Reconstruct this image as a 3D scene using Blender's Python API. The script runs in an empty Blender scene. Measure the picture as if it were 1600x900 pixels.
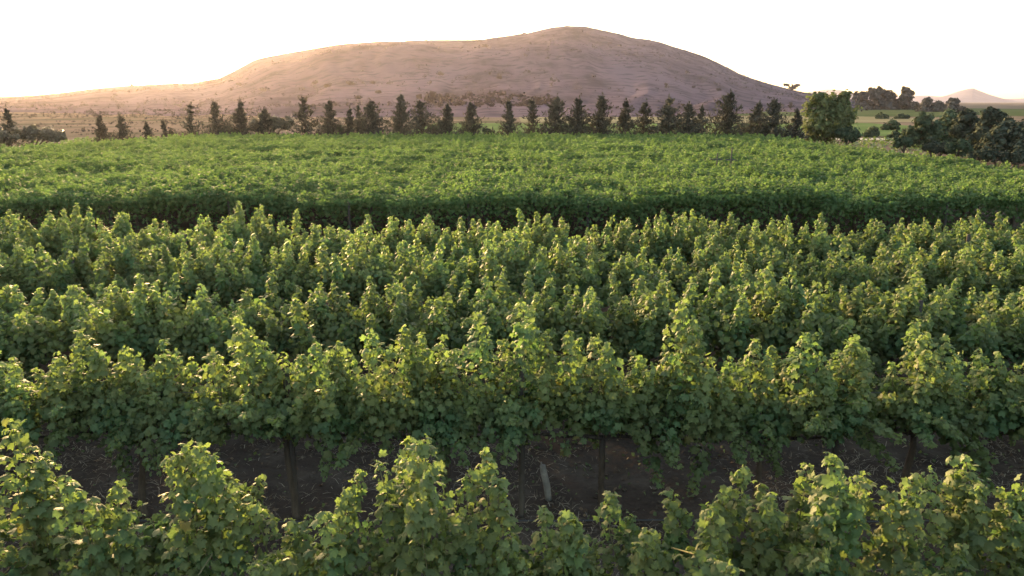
import bpy, math, random
import numpy as np
from mathutils import Vector

R = math.radians
S = bpy.context.scene
C = S.collection

# ---------------------------------------------------------------- camera, light, exposure
CAM_H, PITCH, FPX = 4.4, R(14.2), 1150.0
cam_d = bpy.data.cameras.new("camera")
cam = bpy.data.objects.new("camera", cam_d)
C.objects.link(cam)
cam.location = (0, 0, CAM_H)
cam.rotation_euler = (R(90) - PITCH, 0, 0)
cam_d.sensor_width = 36.0
cam_d.lens = FPX / 1600 * 36
cam_d.clip_start, cam_d.clip_end = 0.1, 30000
S.camera = cam

SUN_EL, SUN_AZ = R(8.3), R(-27)          # azimuth from +Y, negative = to the left
world = bpy.data.worlds.new("World")
S.world = world
world.use_nodes = True
wn = world.node_tree.nodes
sky = wn.new("ShaderNodeTexSky")
sky.sky_type = 'NISHITA'
sky.sun_disc = False
sky.sun_elevation = SUN_EL
sky.sun_rotation = SUN_AZ
sky.altitude = 600
sky.air_density = 0.8
sky.dust_density = 3.0
sky.ozone_density = 0.0
bg = wn["Background"]
bg.inputs["Strength"].default_value = 0.15
world.node_tree.links.new(sky.outputs[0], bg.inputs["Color"])

sd = bpy.data.lights.new("sun", 'SUN')
sd.energy = 3.1
sd.angle = R(1.0)
sd.color = (1.0, 0.65, 0.30)
sun = bpy.data.objects.new("sun", sd)
C.objects.link(sun)
to_sun = Vector((math.sin(SUN_AZ) * math.cos(SUN_EL), math.cos(SUN_AZ) * math.cos(SUN_EL), math.sin(SUN_EL)))
sun.rotation_euler = (-to_sun).to_track_quat('-Z', 'Y').to_euler()

S.view_settings.view_transform = 'Standard'
S.view_settings.look = 'None'
S.view_settings.gamma = 1
S.view_settings.exposure = 2.35
S.cycles.use_denoising = True
S.cycles.max_bounces = 8
S.cycles.diffuse_bounces = 3
S.cycles.transmission_bounces = 5
S.cycles.volume_bounces = 1
S.cycles.sample_clamp_indirect = 6

HAZE_DENSITY, HAZE_ANISO = 0.000054, 0.64

# ---------------------------------------------------------------- helpers
cp, sp = math.cos(PITCH), math.sin(PITCH)


def ray(px, py):
    """direction (per metre of y) of a pixel of the 1600x900 frame"""
    u, v = (px - 800) / FPX, (450 - py) / FPX
    d = np.array([u, cp + v * sp, -sp + v * cp])
    return d / d[1]


def at(px, py, y):
    d = ray(px, py)
    return np.array([d[0] * y, y, CAM_H + d[2] * y])


def ground_x(px, y, z=0.0):
    """world x of pixel column px on the plane y, at height z"""
    depth = y * cp + (CAM_H - z) * sp
    return (px - 800) / FPX * depth


def px_of(x, y, z):
    depth = y * cp + (CAM_H - z) * sp
    return 800 + FPX * x / depth


class MB:
    """collects vertices and faces with material slots and an optional age value"""
    def __init__(self):
        self.V, self.F, self.M, self.A, self.n = [], [], [], [], 0

    def add(self, V, F, mat=0, age=None):
        V = np.asarray(V, dtype=np.float32)
        F = np.asarray(F, dtype=np.int32)
        self.V.append(V)
        self.F.append(F + self.n)
        self.M.append(np.full(len(F), mat, dtype=np.int32))
        self.A.append(np.zeros(len(V), np.float32) if age is None else np.asarray(age, np.float32))
        self.n += len(V)

    def tube(self, pts, rad, n=6, mat=0):
        pts = np.asarray(pts, dtype=float)
        rad = np.broadcast_to(np.asarray(rad, dtype=float), (len(pts),))
        V, F = [], []
        for i, p in enumerate(pts):
            t = pts[min(i + 1, len(pts) - 1)] - pts[max(i - 1, 0)]
            t = t / (np.linalg.norm(t) + 1e-9)
            a = np.array([1, 0, 0]) if abs(t[0]) < 0.8 else np.array([0, 1, 0])
            b1 = np.cross(t, a); b1 /= np.linalg.norm(b1)
            b2 = np.cross(t, b1)
            for k in range(n):
                th = 2 * math.pi * k / n
                V.append(p + rad[i] * (math.cos(th) * b1 + math.sin(th) * b2))
        for i in range(len(pts) - 1):
            for k in range(n):
                k2 = (k + 1) % n
                F.append((i * n + k, i * n + k2, (i + 1) * n + k2, (i + 1) * n + k))
        m = len(V)
        V.append(pts[0]); V.append(pts[-1])
        for k in range(n):
            k2 = (k + 1) % n
            F.append((m, k2, k, k))
            e = (len(pts) - 1) * n
            F.append((m + 1, e + k, e + k2, e + k2))
        quads = [f for f in F if f[2] != f[3]]
        tris = [f[:3] for f in F if f[2] == f[3]]
        self.add(V, quads, mat)
        self.n -= len(V)
        self.F.append(np.asarray(tris, np.int32) + self.n)
        self.M.append(np.full(len(tris), mat, np.int32))
        self.n += len(V)

    def mesh(self, name, mats, smooth=True):
        me = bpy.data.meshes.new(name)
        V = np.concatenate(self.V)
        me.vertices.add(len(V))
        me.vertices.foreach_set("co", V.ravel())
        loops = np.concatenate([f.ravel() for f in self.F])
        cnt = np.concatenate([np.full(len(f), f.shape[1], np.int32) for f in self.F])
        start = np.concatenate([[0], np.cumsum(cnt)[:-1]]).astype(np.int32)
        me.loops.add(len(loops))
        me.loops.foreach_set("vertex_index", loops.astype(np.int32))
        me.polygons.add(len(cnt))
        me.polygons.foreach_set("loop_start", start)
        me.polygons.foreach_set("loop_total", cnt)
        me.polygons.foreach_set("material_index", np.concatenate(self.M))
        me.polygons.foreach_set("use_smooth", np.full(len(cnt), smooth))
        at_ = me.attributes.new("age", 'FLOAT', 'POINT')
        at_.data.foreach_set("value", np.concatenate(self.A))
        for m in mats:
            me.materials.append(m)
        me.update(calc_edges=True)
        me.validate()
        return me


def link(name, data, parent=None, loc=(0, 0, 0), rz=0.0):
    o = bpy.data.objects.new(name, data)
    C.objects.link(o)
    o.location = loc
    o.rotation_euler = (0, 0, rz)
    if parent is not None:
        o.parent = parent
    return o


def tag(o, label, cat=None, group=None, kind=None):
    o["label"] = label
    if cat: o["category"] = cat
    if group: o["group"] = group
    if kind: o["kind"] = kind
    return o


def thing(name, label, cat, loc=(0, 0, 0), group=None, rz=0.0):
    return tag(link(name, None, None, loc, rz), label, cat, group)


def fbm(x, y, seed=0, octaves=4):
    """cheap smooth value noise on numpy arrays, about -1..1"""
    out, amp, tot = 0, 1.0, 0
    for o in range(octaves):
        xi, yi = np.floor(x).astype(np.int64), np.floor(y).astype(np.int64)
        fx, fy = x - xi, y - yi
        fx, fy = fx * fx * (3 - 2 * fx), fy * fy * (3 - 2 * fy)

        def h(a, b):
            n = (a * 374761393 + b * 668265263 + (seed + o) * 974711) & 0x7fffffff
            n = ((n ^ (n >> 13)) * 1274126177) & 0x7fffffff
            return ((n ^ (n >> 16)) & 0xffff) / 32767.5 - 1
        v = (h(xi, yi) * (1 - fx) + h(xi + 1, yi) * fx) * (1 - fy) + (h(xi, yi + 1) * (1 - fx) + h(xi + 1, yi + 1) * fx) * fy
        out = out + amp * v
        tot += amp
        amp *= 0.5
        x, y = x * 2.03 + 17.1, y * 2.03 + 5.7
    return out / tot


# ---------------------------------------------------------------- materials
def new_mat(name):
    m = bpy.data.materials.new(name)
    m.use_nodes = True
    nt = m.node_tree
    return m, nt, nt.nodes, nt.links, nt.nodes["Principled BSDF"]


def ramp(nodes, stops):
    r = nodes.new("ShaderNodeValToRGB")
    while len(r.color_ramp.elements) < len(stops):
        r.color_ramp.elements.new(0.5)
    for e, (p, c) in zip(r.color_ramp.elements, stops):
        e.position = p
        e.color = (*c, 1)
    return r


def leaf_mat(name, stops, young=None, trans=0.4, rough=0.5, spec=0.35, tboost=(1.2, 1.5, 0.85), vary=0.0, drift=False):
    m, nt, N, L, P = new_mat(name)
    geo = N.new("ShaderNodeNewGeometry")
    r = ramp(N, stops)
    L.new(geo.outputs["Random Per Island"], r.inputs[0])
    col = r.outputs[0]
    if drift:
        tc = N.new("ShaderNodeTexCoord")
        nz = N.new("ShaderNodeTexNoise"); nz.inputs["Scale"].default_value = 2.2; nz.inputs["Detail"].default_value = 1
        L.new(tc.outputs["Object"], nz.inputs["Vector"])
        dr = ramp(N, [(0.36, (0.82, 1.07, 1.10)), (0.5, (1, 1, 1)), (0.64, (1.06, 1.0, 0.90))])
        L.new(nz.outputs["Fac"], dr.inputs[0])
        dm = N.new("ShaderNodeMix"); dm.data_type = 'RGBA'; dm.blend_type = 'MULTIPLY'; dm.inputs[0].default_value = 1
        L.new(col, dm.inputs[6]); L.new(dr.outputs[0], dm.inputs[7])
        col = dm.outputs[2]
    if young:
        a = N.new("ShaderNodeAttribute"); a.attribute_name = "age"
        mx = N.new("ShaderNodeMix"); mx.data_type = 'RGBA'
        L.new(a.outputs["Fac"], mx.inputs[0])
        L.new(col, mx.inputs[6]); mx.inputs[7].default_value = (*young, 1)
        col = mx.outputs[2]
    if vary:
        oi = N.new("ShaderNodeObjectInfo")
        mr = N.new("ShaderNodeMapRange")
        mr.inputs[3].default_value = 1 - vary; mr.inputs[4].default_value = 1 + vary
        L.new(oi.outputs["Random"], mr.inputs[0])
        hsv = N.new("ShaderNodeHueSaturation")
        L.new(mr.outputs[0], hsv.inputs["Value"])
        L.new(col, hsv.inputs["Color"])
        col = hsv.outputs[0]
    L.new(col, P.inputs["Base Color"])
    P.inputs["Roughness"].default_value = rough
    P.inputs["Specular IOR Level"].default_value = spec
    tr = N.new("ShaderNodeBsdfTranslucent")
    mul = N.new("ShaderNodeMix"); mul.data_type = 'RGBA'; mul.blend_type = 'MULTIPLY'
    mul.inputs[0].default_value = 1
    L.new(col, mul.inputs[6]); mul.inputs[7].default_value = (*tboost, 1)
    L.new(mul.outputs[2], tr.inputs["Color"])
    ms = N.new("ShaderNodeMixShader")
    ms.inputs[0].default_value = trans
    L.new(P.outputs[0], ms.inputs[1]); L.new(tr.outputs[0], ms.inputs[2])
    L.new(ms.outputs[0], N["Material Output"].inputs["Surface"])
    return m


def noise_mat(name, stops, scale=2.0, detail=6, rough=0.9, bump=0.0, stretch=(1, 1, 1), bscale=None, spec=0.2):
    m, nt, N, L, P = new_mat(name)
    tc = N.new("ShaderNodeTexCoord")
    mp = N.new("ShaderNodeMapping"); mp.inputs["Scale"].default_value = stretch
    L.new(tc.outputs["Object"], mp.inputs[0])
    nz = N.new("ShaderNodeTexNoise"); nz.inputs["Scale"].default_value = scale; nz.inputs["Detail"].default_value = detail
    nz.inputs["Roughness"].default_value = 0.62
    L.new(mp.outputs[0], nz.inputs["Vector"])
    r = ramp(N, stops)
    L.new(nz.outputs["Fac"], r.inputs[0])
    L.new(r.outputs[0], P.inputs["Base Color"])
    P.inputs["Roughness"].default_value = rough
    P.inputs["Specular IOR Level"].default_value = spec
    if bump:
        n2 = N.new("ShaderNodeTexNoise"); n2.inputs["Scale"].default_value = bscale or scale * 6; n2.inputs["Detail"].default_value = 8
        L.new(tc.outputs["Object"], n2.inputs["Vector"])
        b = N.new("ShaderNodeBump"); b.inputs["Strength"].default_value = bump; b.inputs["Distance"].default_value = 0.05
        L.new(n2.outputs["Fac"], b.inputs["Height"])
        L.new(b.outputs[0], P.inputs["Normal"])
    return m


M_leaf = leaf_mat("vine_leaf", [(0, (0.090, 0.117, 0.049)), (0.35, (0.122, 0.146, 0.055)), (0.7, (0.154, 0.169, 0.062)),
                                (0.97, (0.14, 0.17, 0.065)), (1.0, (0.20, 0.16, 0.05))], young=(0.185, 0.212, 0.074), trans=0.42, vary=0.12, rough=0.6, spec=0.22, drift=True)
M_leaf_far = leaf_mat("pergola_vine_leaf", [(0, (0.066, 0.108, 0.043)), (0.5, (0.084, 0.128, 0.050)), (1.0, (0.112, 0.150, 0.058))],
                      young=(0.15, 0.19, 0.066), trans=0.42, vary=0.08, rough=0.7, spec=0.12)
M_conifer = leaf_mat("conifer_needles", [(0, (0.050, 0.049, 0.038)), (0.6, (0.068, 0.065, 0.050)), (1, (0.095, 0.088, 0.062))], trans=0.12, tboost=(1.1, 1.1, 0.8), vary=0.15, rough=0.8, spec=0.05)
M_dark_leaf = leaf_mat("dark_tree_leaf", [(0, (0.045, 0.06, 0.034)), (0.6, (0.06, 0.08, 0.044)), (1, (0.085, 0.105, 0.058))], trans=0.15, tboost=(1.1, 1.2, 0.8), vary=0.15, rough=0.8, spec=0.06)
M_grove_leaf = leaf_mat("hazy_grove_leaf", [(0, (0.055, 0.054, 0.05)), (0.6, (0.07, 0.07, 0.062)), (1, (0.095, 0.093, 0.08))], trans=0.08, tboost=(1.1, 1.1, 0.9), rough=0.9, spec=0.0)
M_deep_leaf = leaf_mat("deep_shrub_leaf", [(0, (0.042, 0.048, 0.034)), (0.6, (0.056, 0.064, 0.044)), (1, (0.078, 0.086, 0.056))], trans=0.05, tboost=(1.1, 1.2, 0.8), vary=0.15, rough=0.9, spec=0.0)
M_pale_leaf = leaf_mat("pale_tree_leaf", [(0, (0.085, 0.098, 0.045)), (0.6, (0.115, 0.125, 0.055)), (1, (0.155, 0.155, 0.068))], trans=0.25, vary=0.05, rough=0.8, spec=0.08)
M_scrub = leaf_mat("dry_scrub_leaf", [(0, (0.034, 0.031, 0.030)), (1, (0.055, 0.048, 0.044))], young=(0.028, 0.025, 0.028), trans=0.08, tboost=(1.1, 1.1, 0.8), rough=0.9, spec=0.0)  # young: darker tone, used only by the clumps added low on the hill
M_bark = noise_mat("vine_bark", [(0.3, (0.05, 0.038, 0.028)), (0.7, (0.12, 0.092, 0.065))], scale=14, bump=0.6, stretch=(1, 1, 0.2))
M_cane = noise_mat("green_cane", [(0.3, (0.10, 0.11, 0.045)), (0.7, (0.17, 0.14, 0.07))], scale=6)
M_post = noise_mat("weathered_post", [(0.3, (0.05, 0.042, 0.034)), (0.7, (0.10, 0.084, 0.066))], scale=9, bump=0.4, stretch=(1, 1, 0.12))
M_stake = noise_mat("pale_stake", [(0.42, (0.16, 0.15, 0.135)), (0.6, (0.24, 0.225, 0.20)), (0.68, (0.55, 0.53, 0.5))], scale=7, bump=0.3)
M_hose = noise_mat("black_hose", [(0.3, (0.02, 0.02, 0.02)), (0.7, (0.05, 0.047, 0.044))], scale=5, rough=0.55, spec=0.4)
M_wire = noise_mat("galvanised_wire", [(0.3, (0.07, 0.065, 0.06)), (0.7, (0.12, 0.115, 0.11))], scale=9, rough=0.5, spec=0.5)
M_hedge = leaf_mat("brown_hedge_leaf", [(0, (0.07, 0.064, 0.042)), (0.6, (0.10, 0.09, 0.055)), (1, (0.13, 0.115, 0.07))], trans=0.2, tboost=(1.2, 1.2, 0.8), vary=0.1)
M_straw = leaf_mat("straw", [(0, (0.16, 0.125, 0.08)), (0.6, (0.26, 0.21, 0.14)), (1, (0.42, 0.36, 0.26))], trans=0.1, tboost=(1, 1, 0.9), spec=0.2)
M_weed = leaf_mat("weed", [(0, (0.06, 0.085, 0.03)), (1, (0.12, 0.14, 0.05))], trans=0.3)


def ground_material():
    m, nt, N, L, P = new_mat("earth")
    tc = N.new("ShaderNodeTexCoord")
    a = N.new("ShaderNodeTexNoise"); a.inputs["Scale"].default_value = 1.4; a.inputs["Detail"].default_value = 9; a.inputs["Roughness"].default_value = 0.65
    L.new(tc.outputs["Object"], a.inputs["Vector"])
    soil = ramp(N, [(0.3, (0.048, 0.036, 0.027)), (0.52, (0.074, 0.057, 0.043)), (0.72, (0.125, 0.10, 0.075))])
    L.new(a.outputs["Fac"], soil.inputs[0])
    b = N.new("ShaderNodeTexNoise"); b.inputs["Scale"].default_value = 0.05; b.inputs["Detail"].default_value = 7
    mp = N.new("ShaderNodeMapping"); mp.inputs["Scale"].default_value = (0.8, 1, 1)
    L.new(tc.outputs["Object"], mp.inputs[0]); L.new(mp.outputs[0], b.inputs["Vector"])
    plain = ramp(N, [(0.35, (0.085, 0.08, 0.05)), (0.5, (0.14, 0.11, 0.08)), (0.62, (0.18, 0.135, 0.10)), (0.75, (0.11, 0.10, 0.06))])
    L.new(b.outputs["Fac"], plain.inputs[0])
    sep = N.new("ShaderNodeSeparateXYZ"); L.new(tc.outputs["Object"], sep.inputs[0])
    mr = N.new("ShaderNodeMapRange"); mr.inputs[1].default_value = 54; mr.inputs[2].default_value = 70
    L.new(sep.outputs["Y"], mr.inputs[0])
    mx = N.new("ShaderNodeMix"); mx.data_type = 'RGBA'
    L.new(mr.outputs[0], mx.inputs[0]); L.new(soil.outputs[0], mx.inputs[6]); L.new(plain.outputs[0], mx.inputs[7])
    L.new(mx.outputs[2], P.inputs["Base Color"])
    P.inputs["Roughness"].default_value = 0.95
    P.inputs["Specular IOR Level"].default_value = 0.0
    n2 = N.new("ShaderNodeTexNoise"); n2.inputs["Scale"].default_value = 9; n2.inputs["Detail"].default_value = 9
    L.new(tc.outputs["Object"], n2.inputs["Vector"])
    bp = N.new("ShaderNodeBump"); bp.inputs["Strength"].default_value = 0.8; bp.inputs["Distance"].default_value = 0.06
    L.new(n2.outputs["Fac"], bp.inputs["Height"]); L.new(bp.outputs[0], P.inputs["Normal"])
    return m


def hill_material(name, dry, mid, shrub):
    m, nt, N, L, P = new_mat(name)
    tc = N.new("ShaderNodeTexCoord")
    a = N.new("ShaderNodeTexNoise"); a.inputs["Scale"].default_value = 0.012; a.inputs["Detail"].default_value = 10; a.inputs["Roughness"].default_value = 0.68
    mp = N.new("ShaderNodeMapping"); mp.inputs["Scale"].default_value = (1.3, 0.45, 1.6)
    L.new(tc.outputs["Object"], mp.inputs[0]); L.new(mp.outputs[0], a.inputs["Vector"])
    r = ramp(N, [(0.36, shrub), (0.47, mid), (0.58, dry), (0.75, tuple(min(1, c * 1.08) for c in dry))])
    L.new(a.outputs["Fac"], r.inputs[0])
    # low scrub speckle
    s = N.new("ShaderNodeTexNoise"); s.inputs["Scale"].default_value = 0.09; s.inputs["Detail"].default_value = 4
    L.new(tc.outputs["Object"], s.inputs["Vector"])
    sr = ramp(N, [(0.52, (0, 0, 0)), (0.64, (0.7, 0.7, 0.7))])
    L.new(s.outputs["Fac"], sr.inputs[0])
    mx = N.new("ShaderNodeMix"); mx.data_type = 'RGBA'
    L.new(sr.outputs[0], mx.inputs[0]); L.new(r.outputs[0], mx.inputs[6]); mx.inputs[7].default_value = (*shrub, 1)
    # contour tracks: thin bands that follow the height
    sep = N.new("ShaderNodeSeparateXYZ"); L.new(tc.outputs["Object"], sep.inputs[0])
    L.new(mx.outputs[2], P.inputs["Base Color"])
    P.inputs["Roughness"].default_value = 1.0
    P.inputs["Specular IOR Level"].default_value = 0.0
    return m


# ---------------------------------------------------------------- setting: ground, fields, hills, haze
def ground_mesh():
    b = MB()
    xs = np.concatenate([np.linspace(-7800, -120, 14), np.linspace(-100, 100, 81), np.linspace(120, 7800, 14)])
    ys = np.concatenate([np.linspace(-60, 0, 6), np.linspace(2, 64, 120), np.linspace(70, 300, 20), np.linspace(400, 7800, 16)])
    X, Y = np.meshgrid(xs, ys)
    Z = 0.035 * fbm(X * 1.3, Y * 1.3, 3) * (Y < 66) * (np.abs(X) < 101)
    ny, nx = X.shape
    V = np.stack([X, Y, Z], -1).reshape(-1, 3)
    i = np.arange((ny - 1) * (nx - 1)); rr, cc = i // (nx - 1), i % (nx - 1)
    a = rr * nx + cc
    b.add(V, np.stack([a, a + 1, a + nx + 1, a + nx], 1))
    return b.mesh("ground", [ground_material()])


tag(link("ground", ground_mesh()), "brown earth between the vine rows running out to the plain", "ground", kind="structure")


def field(name, label, x0, x1, y0, y1, mat, z, seed):
    b = MB()
    n = 40
    xs = np.linspace(x0, x1, n)
    lo = y0 + (y1 - y0) * 0.12 * fbm(xs / 22, xs * 0, seed)
    hi = y1 + (y1 - y0) * 0.12 * fbm(xs / 22, xs * 0, seed + 9)
    V = np.concatenate([np.stack([xs, lo, xs * 0 + z], 1), np.stack([xs, hi, xs * 0 + z], 1)])
    i = np.arange(n - 1)
    b.add(V, np.stack([i, i + 1, n + i + 1, n + i], 1))
    tag(link(name, b.mesh(name, [mat])), label, "field", kind="structure")


M_green_field = noise_mat("green_field", [(0.35, (0.07, 0.11, 0.04)), (0.65, (0.12, 0.16, 0.06))], scale=0.08, stretch=(0.4, 1, 1), spec=0.0)
M_dry_field = noise_mat("dry_field", [(0.35, (0.15, 0.14, 0.075)), (0.65, (0.22, 0.195, 0.12))], scale=0.05, stretch=(0.4, 1, 1), spec=0.0)
M_track = noise_mat("pale_track", [(0.35, (0.32, 0.28, 0.21)), (0.65, (0.45, 0.41, 0.33))], scale=0.5, spec=0.0)
M_dark_field = noise_mat("dark_crop", [(0.35, (0.05, 0.07, 0.03)), (0.65, (0.08, 0.10, 0.045))], scale=0.08, stretch=(0.4, 1, 1), spec=0.0)
field("green_field", "green meadow strip behind the conifers", -16, 75, 99, 158, M_green_field, 0.05, 1)
field("dry_field", "pale dry grass field beyond the green meadow strip", 2, 110, 164, 232, M_dry_field, 0.05, 2)
field("track", "pale dirt track along the back of the vineyard", -40, 46, 88, 93, M_track, 0.05, 3)
field("field", "dark green crop field at the right below the far peak", 70, 320, 236, 520, M_dark_field, 0.05, 4)

RIDGE = [(-250, 160), (-120, 154), (0, 151), (50, 149), (100, 145), (150, 138), (200, 134), (250, 132), (300, 130), (340, 124),
         (370, 110), (400, 95), (430, 88), (470, 82), (510, 75), (550, 70), (600, 67), (650, 66), (700, 65), (750, 64), (790, 59),
         (830, 54), (860, 47), (885, 43), (912, 44), (940, 50), (970, 55), (990, 61), (1030, 68), (1070, 79), (1100, 90), (1130, 104),
         (1160, 118), (1200, 131), (1240, 141), (1270, 147), (1310, 153), (1360, 158), (1420, 164)]


def hill_z(X, Y, smooth=False):
    """height of the big hill at world points"""
    u = X / Y
    pu = np.array([ray(p, q)[0] for p, q in RIDGE]); pe = np.array([ray(p, q)[2] for p, q in RIDGE])
    e = np.interp(u, pu, pe, left=-0.02, right=-0.02)
    YR, YF = 1400.0, 205.0
    zr = np.maximum(CAM_H + e * YR, -3)
    t = np.clip((Y - YF) / (YR - YF), 0, 1)
    f = 0.30 * t + 0.70 * (t * t * (3 - 2 * t)) ** 1.25
    z = zr * f
    back = np.clip((Y - YR) / 700, 0, 1)
    z = z * (1 - back * back * 0.9)
    amp = np.clip(zr / 60, 0.1, 1) * np.sin(np.clip(t, 0, 1) * math.pi) ** 0.8
    gully = fbm(u * 26 + fbm(X / 160, Y / 160, 5) * 0.7, Y / 700, 11, 3)
    z = z + amp * (4.5 * gully + 3.2 * fbm(X / 120, Y / 240, 21, 4) + 0.6 * fbm(X / 26, Y / 60, 31, 3))
    # a spur running down towards the plain, left of the middle
    cx = -150 + (Y - 700) * -0.05
    z = z + 13 * np.exp(-((X - cx) / 120) ** 2) * np.exp(-((Y - 780) / 150) ** 2)
    z = z + 9 * np.exp(-((X - 40) / 150) ** 2) * np.exp(-((Y - 700) / 110) ** 2)
    # rough crest
    z = z + (1 - np.abs(t * 2 - 1)) * 0 + np.where(t > 0.93, 1.2 * fbm(X / 18, Y / 40, 41, 3) * np.clip(zr / 60, 0.2, 1), 0)
    return z - 0.6


def hill_mesh(name):
    b = MB()
    nu, nv = 420, 190
    us = np.linspace(-0.98, 0.62, nu)
    ys = np.concatenate([np.linspace(195, 1400, 150), np.linspace(1415, 2150, 40)])
    U, Y = np.meshgrid(us, ys)
    X = U * Y
    Z = hill_z(X, Y)
    V = np.stack([X, Y, Z], -1).reshape(-1, 3)
    i = np.arange((nv - 1) * (nu - 1)); rr, cc = i // (nu - 1), i % (nu - 1)
    a = rr * nu + cc
    b.add(V, np.stack([a, a + 1, a + nu + 1, a + nu], 1))
    return b.mesh(name, [hill_material("hill_dry_grass", (0.118, 0.091, 0.108), (0.090, 0.070, 0.084), (0.038, 0.033, 0.041))])


tag(link("hill", hill_mesh("hill")), "broad brown flat-topped hill rising behind the vineyard", "hill", kind="structure")


def range_mesh(name, prof, y0, depth, mat):
    b = MB()
    pu = np.array([ray(p, q)[0] for p, q in prof]); pe = np.array([ray(p, q)[2] for p, q in prof])
    us = np.linspace(pu[0], pu[-1], 140)
    ys = np.linspace(y0 - depth, y0 + depth, 30)
    U, Y = np.meshgrid(us, ys)
    X = U * Y
    zr = np.maximum(CAM_H + np.interp(U, pu, pe) * y0, -2)
    k = 1 - np.abs(Y - y0) / depth
    Z = zr * (0.4 * k + 0.6 * k * k * (3 - 2 * k)) + 9 * fbm(X / 260, Y / 200, 7) * k * (1 - k) * 2 - 1
    V = np.stack([X, Y, Z], -1).reshape(-1, 3)
    nu = 140
    i = np.arange(29 * (nu - 1)); rr, cc = i // (nu - 1), i % (nu - 1)
    a = rr * nu + cc
    b.add(V, np.stack([a, a + 1, a + nu + 1, a + nu], 1))
    return b.mesh(name, [mat])


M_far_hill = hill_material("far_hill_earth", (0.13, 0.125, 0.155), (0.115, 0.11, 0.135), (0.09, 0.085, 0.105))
tag(link("mountain", range_mesh("mountain", [(1400, 160), (1430, 156), (1455, 154), (1478, 149), (1498, 142), (1512, 138.5), (1521, 137.5), (1532, 142),
    (1548, 148), (1565, 153), (1590, 158), (1640, 161)], 5200, 900, M_far_hill)), "hazy lilac pointed mountain far off at the right", "mountain", kind="structure")
tag(link("hills", range_mesh("hills", [(1180, 162), (1230, 152), (1262, 144), (1290, 139), (1312, 139.5), (1335, 145), (1365, 149), (1400, 150), (1450, 149),
    (1490, 152), (1540, 155), (1580, 154), (1610, 153), (1680, 156), (1760, 161)], 6600, 900, M_far_hill)), "very faint low hills on the horizon at the right", "hills", kind="structure")


def haze_box():
    b = MB()
    x0, x1, y0, y1, z0, z1 = -7900, 7900, -80, 7900, -8.0, 175.0
    V = [(x, y, z) for z in (z0, z1) for y in (y0, y1) for x in (x0, x1)]
    F = [(0, 2, 3, 1), (4, 5, 7, 6), (0, 1, 5, 4), (2, 6, 7, 3), (0, 4, 6, 2), (1, 3, 7, 5)]
    b.add(V, F)
    m = bpy.data.materials.new("haze_air"); m.use_nodes = True
    N, L = m.node_tree.nodes, m.node_tree.links
    N.remove(N["Principled BSDF"])
    pv = N.new("ShaderNodeVolumePrincipled")
    pv.inputs["Color"].default_value = (0.96, 0.86, 0.90, 1)
    pv.inputs["Density"].default_value = HAZE_DENSITY
    pv.inputs["Anisotropy"].default_value = HAZE_ANISO
    L.new(pv.outputs[0], N["Material Output"].inputs["Volume"])
    o = link("haze", b.mesh("haze", [m], smooth=False))
    tag(o, "pale evening haze filling the air over the plain", "haze", kind="stuff")


haze_box()

# ---------------------------------------------------------------- leaves
_half = [(0, 1.0), (22, 0.74), (40, 0.86), (56, 0.92), (78, 0.60), (100, 0.74), (118, 0.70), (145, 0.50), (165, 0.44)]


def leaf_template(lod):
    if lod == 0:
        ang = [a for a, _ in _half] + [-a for a, _ in _half[:0:-1]]
        rad = [r for _, r in _half] + [r for _, r in _half[:0:-1]]
    elif lod == 1:
        ang, rad = [0, 55, 110, 160, -160, -110, -55], [1.0, 0.88, 0.74, 0.45, 0.45, 0.74, 0.88]
    else:
        T = np.array([(-0.4, 0, 0), (0.25, 0.78, -0.28), (1.0, 0, -0.25), (0.25, -0.78, -0.28)], float)
        return T, np.array([(0, 1, 2), (0, 2, 3)])
    T = [(0.0, 0.0, 0.0)]
    for a, r in zip(ang, rad):
        a = math.radians(a)
        u, v = r * math.cos(a), r * math.sin(a)
        T.append((u, v, -0.34 * r * r - 0.12 * abs(v) * math.cos(6 * a) * 0.6))
    n = len(ang)
    F = [(0, 1 + k, 1 + (k + 1) % n) for k in range(n) if not (lod == 0 and k == len(_half) - 1)]
    return np.array(T, float), np.array(F)


TPL = {k: leaf_template(k) for k in (0, 1, 2)}


def norm(a):
    return a / (np.linalg.norm(a, axis=-1, keepdims=True) + 1e-9)


def leaves(mb, pos, nrm, tip, size, age, rng, lod, mat=0):
    T, F = TPL[lod]
    k = len(pos)
    if not k:
        return
    n = norm(nrm)
    t = norm(tip - (tip * n).sum(1, keepdims=True) * n)
    b = np.cross(n, t)
    curl = rng.uniform(0.5, 2.6, (k, 1, 1))
    jit = 1 + rng.normal(0, 0.07, (k, len(T), 1))
    asym = rng.uniform(0.85, 1.15, (k, 1, 1))
    U = T[None, :, 0:1] * jit
    Vv = T[None, :, 1:2] * jit * asym
    W = T[None, :, 2:3] * curl + rng.normal(0, 0.05, (k, len(T), 1))
    P = pos[:, None, :] + size[:, None, None] * (U * t[:, None, :] + Vv * b[:, None, :] + W * n[:, None, :])
    idx = (np.arange(k) * len(T))[:, None, None] + F[None]
    mb.add(P.reshape(-1, 3), idx.reshape(-1, 3), mat, np.repeat(age, len(T)))


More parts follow.
